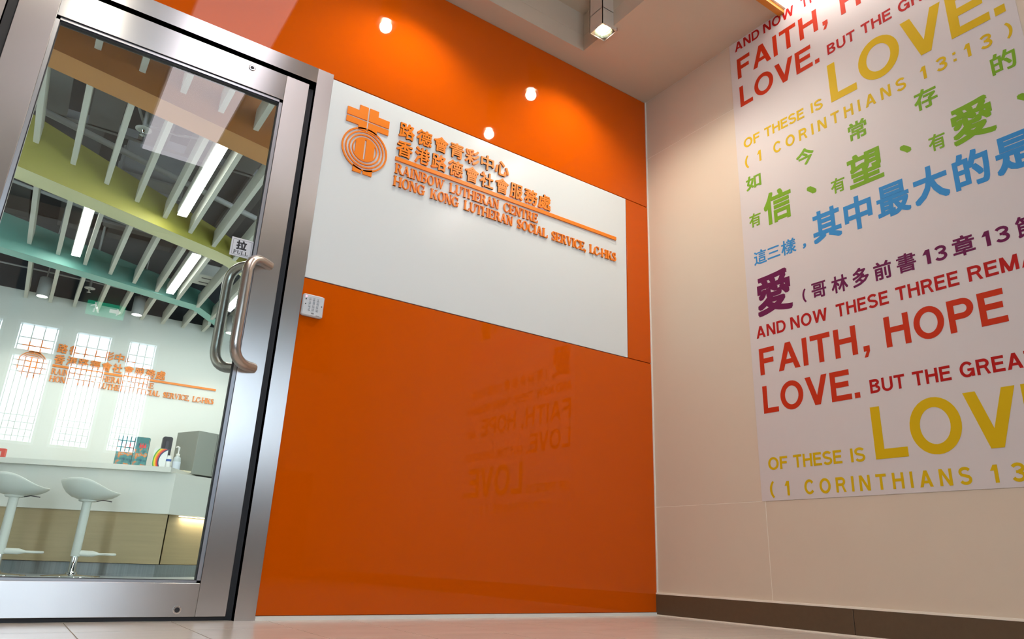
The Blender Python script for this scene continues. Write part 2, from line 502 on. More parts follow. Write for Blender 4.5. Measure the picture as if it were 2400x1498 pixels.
def add_cjk(mb, ch, f, u0, u1, v0, v1, d0, d1, bold=0.018, mi=0):
    """place the glyph so that its thickened outline fills u0..u1, v0..v1"""
    vs, fs, be, (x0, x1, y0, y1) = cjk(ch, bold)
    W, H = (x1 - x0 + 2 * bold), (y1 - y0 + 2 * bold)
    sx, sy = (u1 - u0) / W, (v1 - v0) / H
    sh = [(0, 0), (-bold, -bold), (bold, -bold), (bold, bold), (-bold, bold), (bold, 0), (-bold, 0), (0, bold), (0, -bold)] if bold else [(0, 0)]
    n = len(vs)
    for k, (a, b) in enumerate(sh):
        e = (d1 - d0) * 0.004 * k
        pf = [f(u0 + (x - x0 + bold + a) * sx, v0 + (y - y0 + bold + b) * sy, d1 - e) for x, y in vs]
        pb = [f(u0 + (x - x0 + bold + a) * sx, v0 + (y - y0 + bold + b) * sy, d0) for x, y in vs]
        mb.add(pf + pb, list(fs) + [(i, i + n, j + n, j) for (i, j) in be], mi)


def add_glyph(mb, polys, f, d0, d1, mi=0):
    for k, p in enumerate(polys):
        e = (d1 - d0) * 0.002 * (k % 5)
        mb.prism(p, f, d0, d1 - e, mi)


def sans_line(name, s, f, u0, u1, v0, h, d0, d1, mt, parent, track=0.16):
    out, a, b = layout(s, SANS, track)
    k = (u1 - u0) / (b - a)
    for ch, x, polys in out:
        if not polys: continue
        mb = MB()
        add_glyph(mb, [[((px + x - a) * k, py * h) for px, py in q] for q in polys], lambda u, v, d: f(u0 + u, v0 + v, d), d0, d1)
        mb.build('printed_letter', mt, parent)


# ---------------------------------------------------------------- hall shell
DW = 0.004   # panel joint
# y+ side: glass-clad wall with the door
wb = struct('wall_back', 'orange back-painted glass wall around the steel door')
core = MB()
core.box(-4.6, -3.02, .006, .10, 0, 3.15)
core.box(-1.852, 0.12, .006, .10, 0, 3.15)
core.box(-3.02, -1.852, .006, .10, 2.137, 3.15)
core.build('wall_core', M_RECWALL, wb)
def panel(x0, x1, z0, z1, mt, lab=None):
    o = sbox('glass_panel', (x0 + DW / 2, x1 - DW / 2, -.012, .006, z0 + DW / 2, z1 - DW / 2), mt, wb, b=.0012)
    if lab: o['label'] = lab
panel(-1.852, -.004, .013, 1.214, M_ORANGE)
panel(-.168, -.004, 1.214, 2.124, M_ORANGE)
panel(-1.852, -.168, 1.214, 2.124, M_WHITEGLASS, 'white glass panel carrying the raised orange lettering')
panel(-3.02, -.004, 2.124, 2.82, M_ORANGE)
panel(-4.5, -3.02, .013, 2.82, M_ORANGE)
sbox('joint_backing', (-1.852, -.002, -.004, .0062, .01, 2.82), mat('joint brown', (.25, .03, .002), .5), wb)
sbox('trim_1', (-1.850, -.004, -.016, .004, 0, .013), M_SILICONE, structure=True)
tr = sbox('trim_2', (-.006, .004, -.017, .004, .10, 2.82), M_SILICONE, structure=True)

# x=0 side: beige tiled wall with poster
wr = struct('wall_right', 'beige tiled wall carrying the verse poster')
sbox('wall_core', (.0007, .12, -5.1, .1, 0, 3.15), M_GROUT, wr)
ys = [(-.002, -.651), (-.651, -1.95), (-1.95, -3.25), (-3.25, -5.0)]
zs = [(.100, .489), (.489, 2.435), (2.435, 2.82)]
for i, (ya, yb) in enumerate(ys):
    for (za, zb) in (zs if i < 2 else zs):
        sbox('wall_tile', (0, .02, yb + .0011, ya - .0011, za + .0011, zb - .0011), M_TILE, wr, b=.0008)
bb = struct('baseboard_right', 'dark brown skirting tile along the beige wall')
for k in range(5):
    y1_ = -k * 1.0
    sbox('skirting_tile', (-.011, .008, y1_ - .999, y1_ - .001, .005, .093), M_SKIRT, bb, b=.001)
sbox('grout_line', (-.0115, .008, -5, -.0005, .093, .100), M_GROUT, bb, label='cream grout line on top of the skirting')
sbox('grout_line', (-.0125, .008, -5, -.0005, 0, .005), M_GROUT, bb, label='cream grout line between skirting and floor')

fl = struct('floor', 'glossy beige tiled floor of the hall')
sbox('floor_bed', (-4.6, 0.1, -5.1, .1, -.1, -.0025), mat('floor grout', (.50, .44, .36), .7), fl)
P = .2875
for i in range(16):
    for j in range(9):
        x1_ = -.09 - (i - 1) * P
        xa, xb = max(x1_ - P, -4.5), min(x1_, 0)
        if xb - xa < .02: continue
        ya = -j * P + 0.0
        o = sbox('floor_tile', (xa + .0016, xb - .0016, ya - P + .0016, ya - .0016, -.006, 0), M_FLOORTILE, fl)
sbox('floor_far', (-4.6, 0.0, -5.0, -9 * P, -.006, 0), M_FLOORTILE, fl)

# other hall walls (seen only as reflections in the glass)
sbox('wall_left', (-4.62, -4.5, -5.1, .1, 0, 3.15), M_HALL, structure=True)
wf = struct('wall_front', 'hall wall with grilled windows')
mb = MB()
edges = [-4.5] + [v for w_ in WINS for v in w_] + [0.0]
for k in range(0, len(edges), 2):
    mb.box(edges[k], edges[k + 1], -5.12, -5.0, 0, 3.15)
mb.box(-4.5, 0, -5.12, -5.0, 0, 1.03)
mb.box(-4.5, 0, -5.12, -5.0, 2.12, 3.15)
mb.build('wall_core', M_HALL, wf)
for n, (a, b) in enumerate(WINS):
    w_ = struct('window_%d' % (n + 1), 'tall white framed window with dark safety grille')
    fm = MB()
    for q in ((a, a + .022, 1.03, 2.12), (b - .022, b, 1.03, 2.12)):
        fm.box(q[0], q[1], -5.07, -4.99, q[2], q[3])
    fm.box(a, b, -5.07, -4.99, 1.03, 1.055); fm.box(a, b, -5.07, -4.99, 2.095, 2.12); fm.box(a, b, -5.07, -4.985, 1.80, 1.85)
    fm.build('window_frame', M_FRAMEWHITE, w_)
    sbox('window_pane', (a + .02, b - .02, -5.045, -5.039, 1.05, 1.80), M_WINGLASS, w_)
    sbox('window_pane', (a + .02, b - .02, -5.045, -5.039, 1.85, 2.10), M_WINGLASS, w_)
    g = MB()
    nb = 6
    for k in range(nb + 1):
        x = a + .035 + (b - a - .07) * k / nb
        g.box(x - .0045, x + .0045, -5.027, -5.019, 1.06, 1.80)
        if k % 2 == 0: g.box(x - .0045, x + .0045, -5.027, -5.019, 1.85, 2.10)
    for z in (1.10, 1.16, 1.22, 1.28, 1.66, 1.71, 1.76, 1.90, 1.97):
        g.box(a + .03, b - .03, -5.021, -5.013, z - .004, z + .004)
    g.build('window_grille', M_GRILLE, w_)

# hall ceiling: lowered border, raised field, light trough along the poster wall
ce = struct('ceiling', 'tan painted hall ceiling with a raised field')
mb = MB()
mb.box(-4.5, 0, -.14, .0, 2.82, 2.94)
mb.box(-.585, 0, -.97, -.14, 2.82, 2.94)
mb.box(-.585, -.30, -2.5, -.97, 2.82, 2.94)
mb.box(-.585, 0, -5, -2.5, 2.82, 2.94)
mb.box(-4.5, -.585, -5, -4.2, 2.82, 2.94)
mb.build('lowered_border', M_CEIL, ce)
mb = MB()
mb.box(-4.6, 0.1, -5.1, 0.1, 3.06, 3.15)
mb.box(-4.5, -.585, -.141, -.13, 2.92, 3.07)
mb.box(-.586, -.575, -4.2, -.13, 2.92, 3.07)
mb.build('raised_field', M_CEIL, ce)

# ---------------------------------------------------------------- door frame and door
df = struct('trim_3', 'stainless steel door frame around the glass door')
MB().box(-1.918, -1.852, -.020, .09, 0, 2.137).build('frame_jamb', M_STEEL_V, df)
MB().box(-3.02, -2.955, -.020, .09, 0, 2.137).build('frame_jamb', M_STEEL_V, df)
MB().box(-2.955, -1.918, -.020, .09, 2.066, 2.137).build('frame_header', M_STEEL_H, df)
g = MB()
g.box(-1.945, -1.917, .012, .03, 0.0, 2.066); g.box(-2.956, -2.925, .012, .03, 0, 2.066); g.box(-2.955, -1.918, .012, .03, 2.048, 2.067)
g.build('rubber_gasket', M_RUBBER, df)
d = struct('door_1', 'glazed stainless steel door with pull handles')
xl0, xl1, xr0, xr1 = -2.925, -2.816, -2.037, -1.945
MB().bbox(xr0, xr1, -.016, .032, .014, 2.048, .001).build('door_stile', M_STEEL_V, d)
MB().bbox(xl0, xl1, -.016, .032, .014, 2.048, .001).build('door_stile', M_STEEL_V, d)
MB().bbox(xl1, xr0, -.015, .032, 1.932, 2.048, .001).build('door_rail', M_STEEL_H, d)
MB().bbox(xl1, xr0, -.015, .032, .014, .112, .001).build('door_rail', M_STEEL_H, d)
sbox('door_sweep', (xl0, xr1, -.002, .02, 0.001, .014), M_RUBBER, d)
bd = MB()
for (a, b, c_, e) in ((xl1, xl1 + .012, .112, 1.932), (xr0 - .012, xr0, .112, 1.932), (xl1, xr0, .112, .120), (xl1, xr0, 1.920, 1.932)):
    bd.box(a, b, -.009, .026, c_, e)
bd.build('glazing_bead', M_BEAD, d)
gk = MB()
for (a, b, c_, e) in ((xl1 + .012, xl1 + .015, .120, 1.920), (xr0 - .015, xr0 - .012, .120, 1.920), (xl1, xr0, .120, .122), (xl1, xr0, 1.914, 1.920)):
    gk.box(a, b, -.004, .016, c_, e)
gk.build('glazing_gasket', M_RUBBER, d)
sbox('glass_pane', (xl1 + .006, xr0 - .006, .003, .011, .116, 1.926), M_GLASS, d)
def crank(sign, x0, xg, dep):
    R_ = .045
    z0, z1 = .829, 1.222
    pts = [(x0, sign * .014, z1)]
    # out of the stile, sideways bend, down the grip, and back
    import math as _m
    P3 = [Vector((x0, sign * .014, z1)), Vector((xg, sign * dep, z1 + .004)), Vector((xg, sign * dep, z0 - .004)), Vector((x0, sign * .014, z0))]
    out = [P3[0]]
    for i in (1, 2):
        a = (P3[i - 1] - P3[i]).normalized(); b = (P3[i + 1] - P3[i]).normalized()
        A_ = P3[i] + a * .080; B_ = P3[i] + b * .080
        for k in range(11):
            t_ = k / 10
            out.append(A_ * (1 - t_) ** 2 + P3[i] * 2 * t_ * (1 - t_) + B_ * t_ ** 2)
    out.append(P3[3])
    return out
hb = MB().tube(crank(-1, -1.984, -2.073, .080), .0185, 20)
h = hb.build('pull_handle', M_STEEL_TUBE, d); h['label'] = 'near D-shaped steel pull handle on the outside'
hb = MB().tube(crank(1, -2.020, -2.100, .085), .0185, 20)
h = hb.build('pull_handle', M_STEEL_TUBE, d); h['label'] = 'far steel pull handle seen through the glass'
def disc(cx, cz, y0, y1, r, n=20):
    mb_ = MB()
    mb_.loft([[(cx + r_ * math.cos(2 * PI * i / n), y, cz + r_ * math.sin(2 * PI * i / n)) for i in range(n)][::-1] for (y, r_) in ((y0, r), (y1 + (y0 - y1) * .3, r), (y1, r * .8))], True, smooth=False)
    return mb_
for (cx, cz) in ((-2.093, .034), (-2.173, 2.020)):
    lk = disc(cx, cz, -.014, -.018, .0125).build('lock_cylinder', M_CHROME, d)
    disc(cx, cz, -.0175, -.019, .0075).build('key_plug', M_RUBBER, lk)
FA = lambda u, v, dd: (u, -dd, v)
ps = sbox('pull_sign', (-2.129, -2.050, .000, .0029, 1.234, 1.307), mat('sign white', (.66, .69, .74), .35), d, b=.001, label='white PULL plate above the handle')
mb = MB()
for q in ((-2.123, -2.056, 1.300, 1.3012), (-2.123, -2.056, 1.240, 1.2412), (-2.1232, -2.122, 1.240, 1.301), (-2.057, -2.0558, 1.240, 1.301)):
    mb.box(q[0], q[1], -.0004, .0001, q[2], q[3])
mb.build('sign_border', M_INK['grey'], ps)
mb = MB(); add_cjk(mb, '拉', FA, -2.110, -2.073, 1.262, 1.298, 0, .0008, .035); mb.build('sign_lettering', M_INK['black'], ps)
out, a, b = layout('PULL', SERIF, .12)
mb = MB()
for ch, x, polys in out:
    add_glyph(mb, [[(-2.117 + (px + x) * .0135, 1.244 + py * .0135) for px, py in q] for q in polys], FA, 0, .0008)
mb.build('sign_lettering', M_INK['black'], ps)

# keypad
kp = thing('keypad', 'small white access keypad on the orange glass beside the steel door frame', 'keypad', (-1.807, -.012, 1.06))
MB().bbox(-.041, .041, -.018, 0, 0, .086, .004).build('keypad_body', mat('keypad white', (.60, .64, .68), .4), kp)
xs_, zs_ = (-.014, .001, .016), (.068, .054, .040, .026)
for r_ in range(4):
    for c_ in range(3):
        MB().bbox(xs_[c_] - .0045, xs_[c_] + .0045, -.0195, -.0178, zs_[r_] - .0045, zs_[r_] + .0045, .0008).build('keypad_button', mat('key white', (.52, .56, .61), .4), kp)
lab = '123456789*0#'
for r_ in range(4):
    for c_ in range(3):
        c = bpy.data.curves.new('digit', 'FONT'); c.body = lab[r_ * 3 + c_]; c.size = .0075; c.align_x = 'CENTER'; c.align_y = 'CENTER'; c.extrude = .0002
        o = bpy.data.objects.new('tmp', c); COL.objects.link(o); bpy.context.view_layer.update()
        me = bpy.data.meshes.new_from_object(o); bpy.data.objects.remove(o)
        me.materials.clear(); me.materials.append(M_INK['grey'])
        o = bpy.data.objects.new('keypad_digit', me); COL.objects.link(o); o.parent = kp
        o.location = (xs_[c_], -.0198, zs_[r_]); o.rotation_euler = (PI / 2, 0, 0)
MB().box(-.033, -.027, -.0185, -.0178, .072, .078).build('status_lamp', mat('pink led', (.9, .4, .45), .4, emit=(1, .35, .45, 1.2)), kp)
for (x, z) in ((-.030, .045), (.032, .045), (-.030, .064)):
    MB().box(x - .002, x + .002, -.0185, -.0178, z - .002, z + .002).build('status_dot', M_INK['black'], kp)
MB().box(-.004, .006, -.0185, -.0178, .009, .014).build('maker_mark', M_INK['grey'], kp)
MB().box(.014, .028, -.0185, -.0178, .004, .0065).build('maker_mark', M_INK['grey'], kp)

# ---------------------------------------------------------------- raised lettering sign
ROW1 = [('路', -1.532, -1.457), ('德', -1.445, -1.370), ('會', -1.359, -1.285), ('青', -1.276, -1.201), ('彩', -1.192, -1.116), ('中', -1.106, -1.034), ('心', -1.024, -.946)]
ROW2 = [('香', -1.535, -1.459), ('港', -1.446, -1.373), ('路', -1.363, -1.287), ('德', -1.276, -1.200), ('會', -1.187, -1.113), ('社', -1.105, -1.031), ('會', -1.018, -.943), ('服', -.934, -.860), ('務', -.848, -.770), ('處', -.765, -.688)]


def raised_sign(label, K, ox, oy, oz, ref=(-1.536, 1.855)):
    """K scales the sign about the left end of its rule; ox,oy,oz is where that end goes"""
    root = thing('lettering_sign', label, 'sign', (ox, oy, oz))
    F = lambda u, v, dd: ((u - ref[0]) * K, -dd * K, (v - ref[1]) * K)
    TH = .008
    for row, v0, v1 in ((ROW1, 1.967, 2.045), (ROW2, 1.873, 1.953)):
        for ch, a, b in row:
            mb = MB(); add_cjk(mb, ch, F, a, b, v0, v1, 0, TH, .020)
            mb.build('letter', M_LETTER, root)
    MB().prism(rect(-1.536, 1.846, -.249, 1.864), F, 0, TH).build('rule_bar', M_LETTER, root)
    for s, a, b, v, hh in (('RAINBOW LUTHERAN CENTRE', -1.533, -.765, 1.784, .048), ('HONG KONG LUTHERAN SOCIAL SERVICE, LC-HKS', -1.535, -.250, 1.722, .048)):
        words = None
        # measured word spans keep the spacing of the original line
        spans = {'RAINBOW': (-1.533, -1.289), 'CENTRE': (-.966, -.765), 'HONG': (-1.535, -1.382), 'KONG': (-1.355, -1.209),
                 'SOCIAL': (-.885, -.702), 'SERVICE,': (-.676, -.457), 'LC-HKS': (-.432, -.250)}
        for wd in s.split(' '):
            if wd == 'LUTHERAN': sp = (-1.262, -.993) if 'RAINBOW' in s else (-1.181, -.911)
            else: sp = spans[wd]
            out, x0, x1 = layout(wd, SERIF, -.01)
            k = (sp[1] - sp[0]) / (x1 - x0)
            for ch, x, polys in out:
                mb = MB()
                add_glyph(mb, [[(sp[0] + (px + x - x0) * k, v + py * hh) for px, py in q] for q in polys], F, 0, TH)
                mb.build('letter', M_LETTER, root)
    # emblem: split cross over concentric rings
    em = MB()
    add = lambda p: em.prism(p, F, 0, .0055)
    add([(-1.773, 1.984), (-1.681, 1.984), (-1.681, 2.048), (-1.720, 2.048), (-1.720, 2.020), (-1.773, 2.020)])
    add([(-1.674, 1.984), (-1.580, 1.984), (-1.580, 2.020), (-1.633, 2.020), (-1.633, 2.048), (-1.674, 2.048)])
    add([(-1.773, 1.949), (-1.718, 1.949), (-1.718, 1.930), (-1.681, 1.930), (-1.681, 1.976), (-1.773, 1.976)])
    add([(-1.674, 1.930), (-1.633, 1.926), (-1.633, 1.949), (-1.580, 1.949), (-1.580, 1.976), (-1.674, 1.976)])
    cx, cz = -1.677, 1.842
    for r_, w_ in ((.1025, .0068), (.0865, .0056), (.0715, .0056), (.0565, .005)):
        for q in arc(cx, cz, r_, r_ * 1.0, 0, 360, w_, w_, 40): add(q)
    n = 14
    for sgn in (-1, 1):
        x_in, x_out = .004, .042
        rr = .0515
        for i in range(n):
            xa = x_in + (x_out - x_in) * i / n; xb = x_in + (x_out - x_in) * (i + 1) / n
            za, zb = math.sqrt(rr * rr - xa * xa), math.sqrt(rr * rr - xb * xb)
            add([(cx + sgn * xa, cz - za), (cx + sgn * xb, cz - zb), (cx + sgn * xb, cz + zb), (cx + sgn * xa, cz + za)])
    add(rect(cx - .0045, cz + .045, cx + .0045, cz + .0525)); add(rect(cx - .0045, cz - .0525, cx + .0045, cz - .048))
    add([(-1.720, 1.726), (-1.682, 1.726), (-1.682, 1.744), (-1.720, 1.760)])
    add([(-1.674, 1.726), (-1.634, 1.726), (-1.634, 1.760), (-1.674, 1.744)])
    em.build('emblem', M_LETTER, root)
    return root


raised_sign('raised orange lettering and ringed cross emblem on the white glass panel', 1.0, -1.536, -.012, 1.855)
raised_sign('raised orange lettering on the reception wall seen through the door glass', 1.461 / 1.287, -2.502, 5.285, 1.807)

# ---------------------------------------------------------------- verse poster
po = thing('verse_poster', 'tall white poster of multicoloured bible verse lettering on the beige tiles', 'poster', (-.0005, -.651, .489))
FB = lambda u, v, dd: (-dd, -u + .651, v - .489)     # u runs to the right seen from the hall
MB().box(-.0015, 0, -1.236, .015, 0, 2.330).build('poster_sheet', M_POSTER, po)
D0, D1 = .0010, .0022
def block(z):
    sans_line('lettering', 'AND NOW', FB, .671, 1.022, z + 2.755 - 2.585, .055, D0, D1, M_INK['red'], po, .13)
    sans_line('lettering', 'THESE', FB, 1.063, 1.281, z + .170, .055, D0, D1, M_INK['red'], po, .13)
    sans_line('lettering', 'THREE', FB, 1.311, 1.538, z + .170, .055, D0, D1, M_INK['red'], po, .13)
    sans_line('lettering', 'REMAIN:', FB, 1.570, 1.880, z + .170, .055, D0, D1, M_INK['red'], po, .13)
    sans_line('lettering', 'FAITH', FB, .677, 1.134, z, .120, D0, D1, M_INK['vermilion'], po, .13)
    sans_line('lettering', ',', FB, 1.158, 1.183, z + .004, .120, D0, D1, M_INK['vermilion'], po)
    sans_line('lettering', 'HOPE', FB, 1.250, 1.668, z, .120, D0, D1, M_INK['vermilion'], po, .13)
    sans_line('lettering', 'AND', FB, 1.730, 1.870, z, .054, D0, D1, M_INK['red'], po, .13)
    sans_line('lettering', 'LOVE.', FB, .680, 1.122, z - .171, .120, D0, D1, M_INK['vermilion'], po, .10)
    sans_line('lettering', 'BUT', FB, 1.164, 1.298, z - .163, .053, D0, D1, M_INK['red'], po, .12)
    sans_line('lettering', 'THE', FB, 1.327, 1.460, z - .163, .053, D0, D1, M_INK['red'], po, .12)
    sans_line('lettering', 'GREATEST', FB, 1.490, 1.868, z - .163, .054, D0, D1, M_INK['red'], po, .12)
    sans_line('lettering', 'OF', FB, .681, .775, z - .412, .052, D0, D1, M_INK['gold'], po, .10)
    sans_line('lettering', 'THESE', FB, .803, 1.018, z - .412, .052, D0, D1, M_INK['gold'], po, .10)
    sans_line('lettering', 'IS', FB, 1.054, 1.112, z - .412, .052, D0, D1, M_INK['gold'], po, .12)
    sans_line('lettering', 'LOVE.', FB, 1.153, 1.853, z - .410, .195, D0, D1, M_INK['gold'], po, .085)
    sans_line('lettering', '(', FB, .680, .702, z - .520, .062, D0, D1, M_INK['gold'], po)
    sans_line('lettering', '1', FB, .752, .774, z - .520, .058, D0, D1, M_INK['gold'], po)
    sans_line('lettering', 'CORINTHIANS', FB, .843, 1.472, z - .520, .057, D0, D1, M_INK['gold'], po, .42)
    sans_line('lettering', '1', FB, 1.530, 1.553, z - .520, .058, D0, D1, M_INK['gold'], po)
    sans_line('lettering', '3', FB, 1.592, 1.632, z - .520, .058, D0, D1, M_INK['gold'], po)
    sans_line('lettering', '.', FB, 1.655, 1.666, z - .510, .058, D0, D1, M_INK['gold'], po)
    sans_line('lettering', '.', FB, 1.655, 1.666, z - .480, .058, D0, D1, M_INK['gold'], po)
    sans_line('lettering', '1', FB, 1.695, 1.718, z - .520, .058, D0, D1, M_INK['gold'], po)
    sans_line('lettering', '3', FB, 1.752, 1.792, z - .520, .058, D0, D1, M_INK['gold'], po)
    sans_line('lettering', ')', FB, 1.838, 1.860, z - .520, .062, D0, D1, M_INK['gold'], po)
block(2.587)
block(1.026)
def hz(ch, a, b, z0, z1, ink, bold=.02):
    mb = MB(); add_cjk(mb, ch, FB, a, b, z0, z1, D0, D1, bold); mb.build('printed_letter', M_INK[ink], po)
for ch, a, b, z0, z1 in (('如', .677, .762, 1.938, 2.012), ('今', .955, 1.043, 1.936, 2.020), ('常', 1.210, 1.292, 1.942, 2.030), ('存', 1.490, 1.578, 1.938, 2.028), ('的', 1.770, 1.852, 1.940, 2.026)):
    hz(ch, a, b, z0, z1, 'green', .022)
for ch, a, b, z0, z1, bo in (('有', .679, .744, 1.740, 1.810, .018), ('信', .764, .911, 1.718, 1.880, .027), ('有', 1.104, 1.168, 1.738, 1.808, .018), ('望', 1.186, 1.334, 1.726, 1.876, .027),
                             ('有', 1.517, 1.578, 1.744, 1.814, .018), ('愛', 1.603, 1.750, 1.726, 1.886, .027), ('、', .990, 1.037, 1.782, 1.824, .04), ('、', 1.408, 1.452, 1.785, 1.825, .04), ('、', 1.826, 1.872, 1.785, 1.826, .04)):
    hz(ch, a, b, z0, z1, 'green', bo)
for ch, a, b, z0, z1, bo in (('這', .689, .757, 1.545, 1.616, .014), ('三', .762, .829, 1.552, 1.606, .016), ('樣', .836, .911, 1.543, 1.614, .014), ('，', .944, .960, 1.544, 1.566, .03),
                             ('其', .998, 1.130, 1.543, 1.690, .030), ('中', 1.146, 1.266, 1.541, 1.690, .030), ('最', 1.287, 1.418, 1.545, 1.686, .026), ('大', 1.434, 1.562, 1.546, 1.694, .032), ('的', 1.582, 1.704, 1.546, 1.690, .030), ('是', 1.722, 1.858, 1.546, 1.690, .030)):
    hz(ch, a, b, z0, z1, 'blue', bo)
for ch, a, b, z0, z1, bo in (('愛', .688, .870, 1.292, 1.488, .027), ('哥', .963, 1.031, 1.302, 1.372, .02), ('林', 1.055, 1.127, 1.298, 1.372, .02), ('多', 1.148, 1.217, 1.298, 1.376, .02), ('前', 1.238, 1.309, 1.299, 1.374, .02),
                             ('書', 1.330, 1.403, 1.300, 1.376, .016), ('章', 1.535, 1.610, 1.298, 1.376, .02), ('節', 1.742, 1.815, 1.298, 1.376, .018)):
    hz(ch, a, b, z0, z1, 'purple', bo)
sans_line('lettering', '(', FB, .918, .936, 1.305, .056, D0, D1, M_INK['purple'], po)
sans_line('lettering', ')', FB, 1.842, 1.860, 1.305, .056, D0, D1, M_INK['purple'], po)
for a, b, s in ((1.429, 1.456, '1'), (1.472, 1.515, '3'), (1.634, 1.660, '1'), (1.677, 1.721, '3')):
    sans_line('lettering', s, FB, a, b, 1.306, .057, D0, D1, M_INK['purple'], po)

# ---------------------------------------------------------------- hall lamps
def square_spot(x, y, label):
    t_ = thing('ceiling_spotlight', label, 'spotlight', (x, y, 2.80), 0, 'square spotlights of the hall ceiling')
    s, k = .050, .0035
    mb = MB()
    for q in ((-s, -s + k, -s, s), (s - k, s, -s, s), (-s, s, -s, -s + k), (-s, s, s - k, s)):
        mb.box(q[0], q[1], q[2], q[3], .0, .26)
    mb.box(-s, s, -s, s, .10, .104)
    mb.build('housing', M_LAMPBODY, t_)
    MB().lathe([(.0455, .004), (.040, .012), (.030, .03), (.024, .05)], 24, caps=False).build('reflector', M_REFLECTOR, t_)
    MB().lathe([(.004, .012), (.015, .013), (.019, .017), (.019, .050)], 20).build('bulb', M_BULB, t_)
    return t_
square_spot(*SPOTS[0], 'square box spotlight hanging near the orange wall and the beige corner')
square_spot(*SPOTS[1], 'square box spotlight mirrored at the top of the orange wall')
square_spot(*SPOTS[2], 'square box spotlight mirrored just above the white panel')
square_spot(*SPOTS[3], 'square box spotlight in front of the steel door')

cl = thing('ceiling_panel_light', 'long pale panel light whose reflection crosses the door glass', 'light', (-2.125, -1.55, 2.96))
MB().bbox(-.225, .225, -1.21, 1.21, .012, .10, .004).build('light_housing', M_FRAMEWHITE, cl)
MB().box(-.210, .210, -1.195, 1.195, 0, .012).build('diffuser', M_PANELLIGHT, cl)

tl = thing('trough_light', 'warm lit ceiling trough with an orange wood lip above the poster', 'light', (-.15, -.97, 2.82))
mb = MB()
mb.box(-.165, .148, -.002, .028, -.022, .004)
mb.box(-.180, -.150, -1.53, .028, -.022, .004)
mb.build('wood_lip', M_WOODLIP, tl)
mb = MB()
mb.box(-.150, .150, -.012, 0, .0, .14); mb.box(-.150, -.14, -1.53, -.012, 0, .14); mb.box(-.15, .15, -1.53, -.0, .13, .14); mb.box(-.15, .15, -1.53, -1.52, 0, .13)
mb.build('trough_lining', mat('trough lining', (.8, .72, .62), .6), tl)
MB().tube([(.05, -.06, .085), (.05, -1.46, .085)], .018, 12).build('tube_lamp', M_TROUGHLAMP, tl)

ex = thing('exit_sign', 'green exit sign mirrored faintly in the door glass', 'sign', (-2.20, -4.98, 2.28))
MB().bbox(-.16, .16, -.02, .02, 0, .13, .003).build('sign_body', M_EXIT, ex)
FX = lambda u, v, dd: (-u, .02 + dd, v)
mb = MB()
for q in ([(-.13, .06), (-.09, .10), (-.09, .08), (-.03, .08), (-.03, .045), (-.09, .045), (-.09, .02)], [(.05, .02), (.065, .02), (.085, .065), (.07, .075)],
          [(.07, .06), (.09, .06), (.10, .10), (.08, .10)], rect(.085, .103, .10, .118), [(.09, .02), (.105, .02), (.10, .06), (.085, .06)], [(.10, .085), (.13, .07), (.132, .08), (.10, .097)]):
    mb.prism(q, FX, 0, .002)
mb.build('pictogram', M_EXITW, ex)

# ---------------------------------------------------------------- reception room behind the glass
sbox('floor', (-5.0, 1.5, .1, 5.5, -.1, 0), M_RECFLOOR, structure=True)
wi = struct('wall_far', 'white reception wall behind the counter')
sbox('wall_paint', (-5.0, 1.5, 5.29, 5.4, 0, 2.47), M_RECWALL, wi)
sbox('upper_band', (-5.0, 1.5, 5.30, 5.4, 2.47, 3.4), M_DARK, wi, label='dark upper band of the wall')
sbox('wall_side', (.55, .65, .1, 5.4, 0, 3.4), M_RECWALL, structure=True)
sbox('wall_side', (-5.1, -5.0, .1, 5.4, 0, 3.4), M_RECWALL, structure=True)
cr = struct('ceiling', 'dark open ceiling void above the reception fins')
sbox('slab', (-5.1, 1.5, .0, 5.5, 3.25, 3.4), M_DARK, cr)
for k in range(9):
    sbox('rib', (-3.6 + k * .42, -3.42 + k * .42, .1, 5.3, 3.19, 3.25), mat('ceiling rib', (.10, .10, .10), .9), cr)

# coloured wavy beams
def beam(name, label, colr, F, zb, width, x0, x1, top=2.555, bend=None):
    root = thing(name, label, 'beam', (0, 0, 0))
    n = 24
    fr, bt = MB(), MB()
    R1 = []; R2 = []
    for i in range(n + 1):
        x = x0 + (x1 - x0) * i / n
        y = F(x); z = zb(x); wd = width(x)
        R1.append([(x, y, z), (x, y, top), (x, y + wd, top), (x, y + wd, z)])
    vs = [p for r in R1 for p in r]
    ff = []; fb = []
    for i in range(n):
        a = i * 4; b = a + 4
        ff += [(a, b, b + 1, a + 1), (a + 1, b + 1, b + 2, a + 2), (a + 2, b + 2, b + 3, a + 3)]
        fb += [(a, a + 3, b + 3, b)]
    ff += [(0, 1, 2, 3), (n * 4, n * 4 + 3, n * 4 + 2, n * 4 + 1)]
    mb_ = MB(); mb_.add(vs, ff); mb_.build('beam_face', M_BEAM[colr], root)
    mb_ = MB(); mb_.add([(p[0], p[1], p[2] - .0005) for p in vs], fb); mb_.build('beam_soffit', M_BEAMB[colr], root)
    return root
FO = lambda x: .281 * x + 1.599
FY = lambda x: .749 * x + 4.167
FT = lambda x: .520 * x + 5.255 + (1.0 * (x + 1.50) if x > -1.50 else 0)
def FYb(x): return FY(x) + (0.35 * (x + 1.60) if x > -1.60 else 0)
ZO = lambda x: .033 * x + 2.392
ZY = lambda x: min(.136 * x + 2.616, 2.42)
ZT = lambda x: min(.0758 * x + 2.532, 2.44)
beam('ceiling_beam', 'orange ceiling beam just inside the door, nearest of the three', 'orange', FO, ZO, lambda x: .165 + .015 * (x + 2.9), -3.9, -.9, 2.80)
beam('ceiling_beam', 'olive yellow sloping ceiling beam, second from the door', 'olive', FYb, ZY, lambda x: .185 + .01 * (x + 2.9), -3.9, -.6)
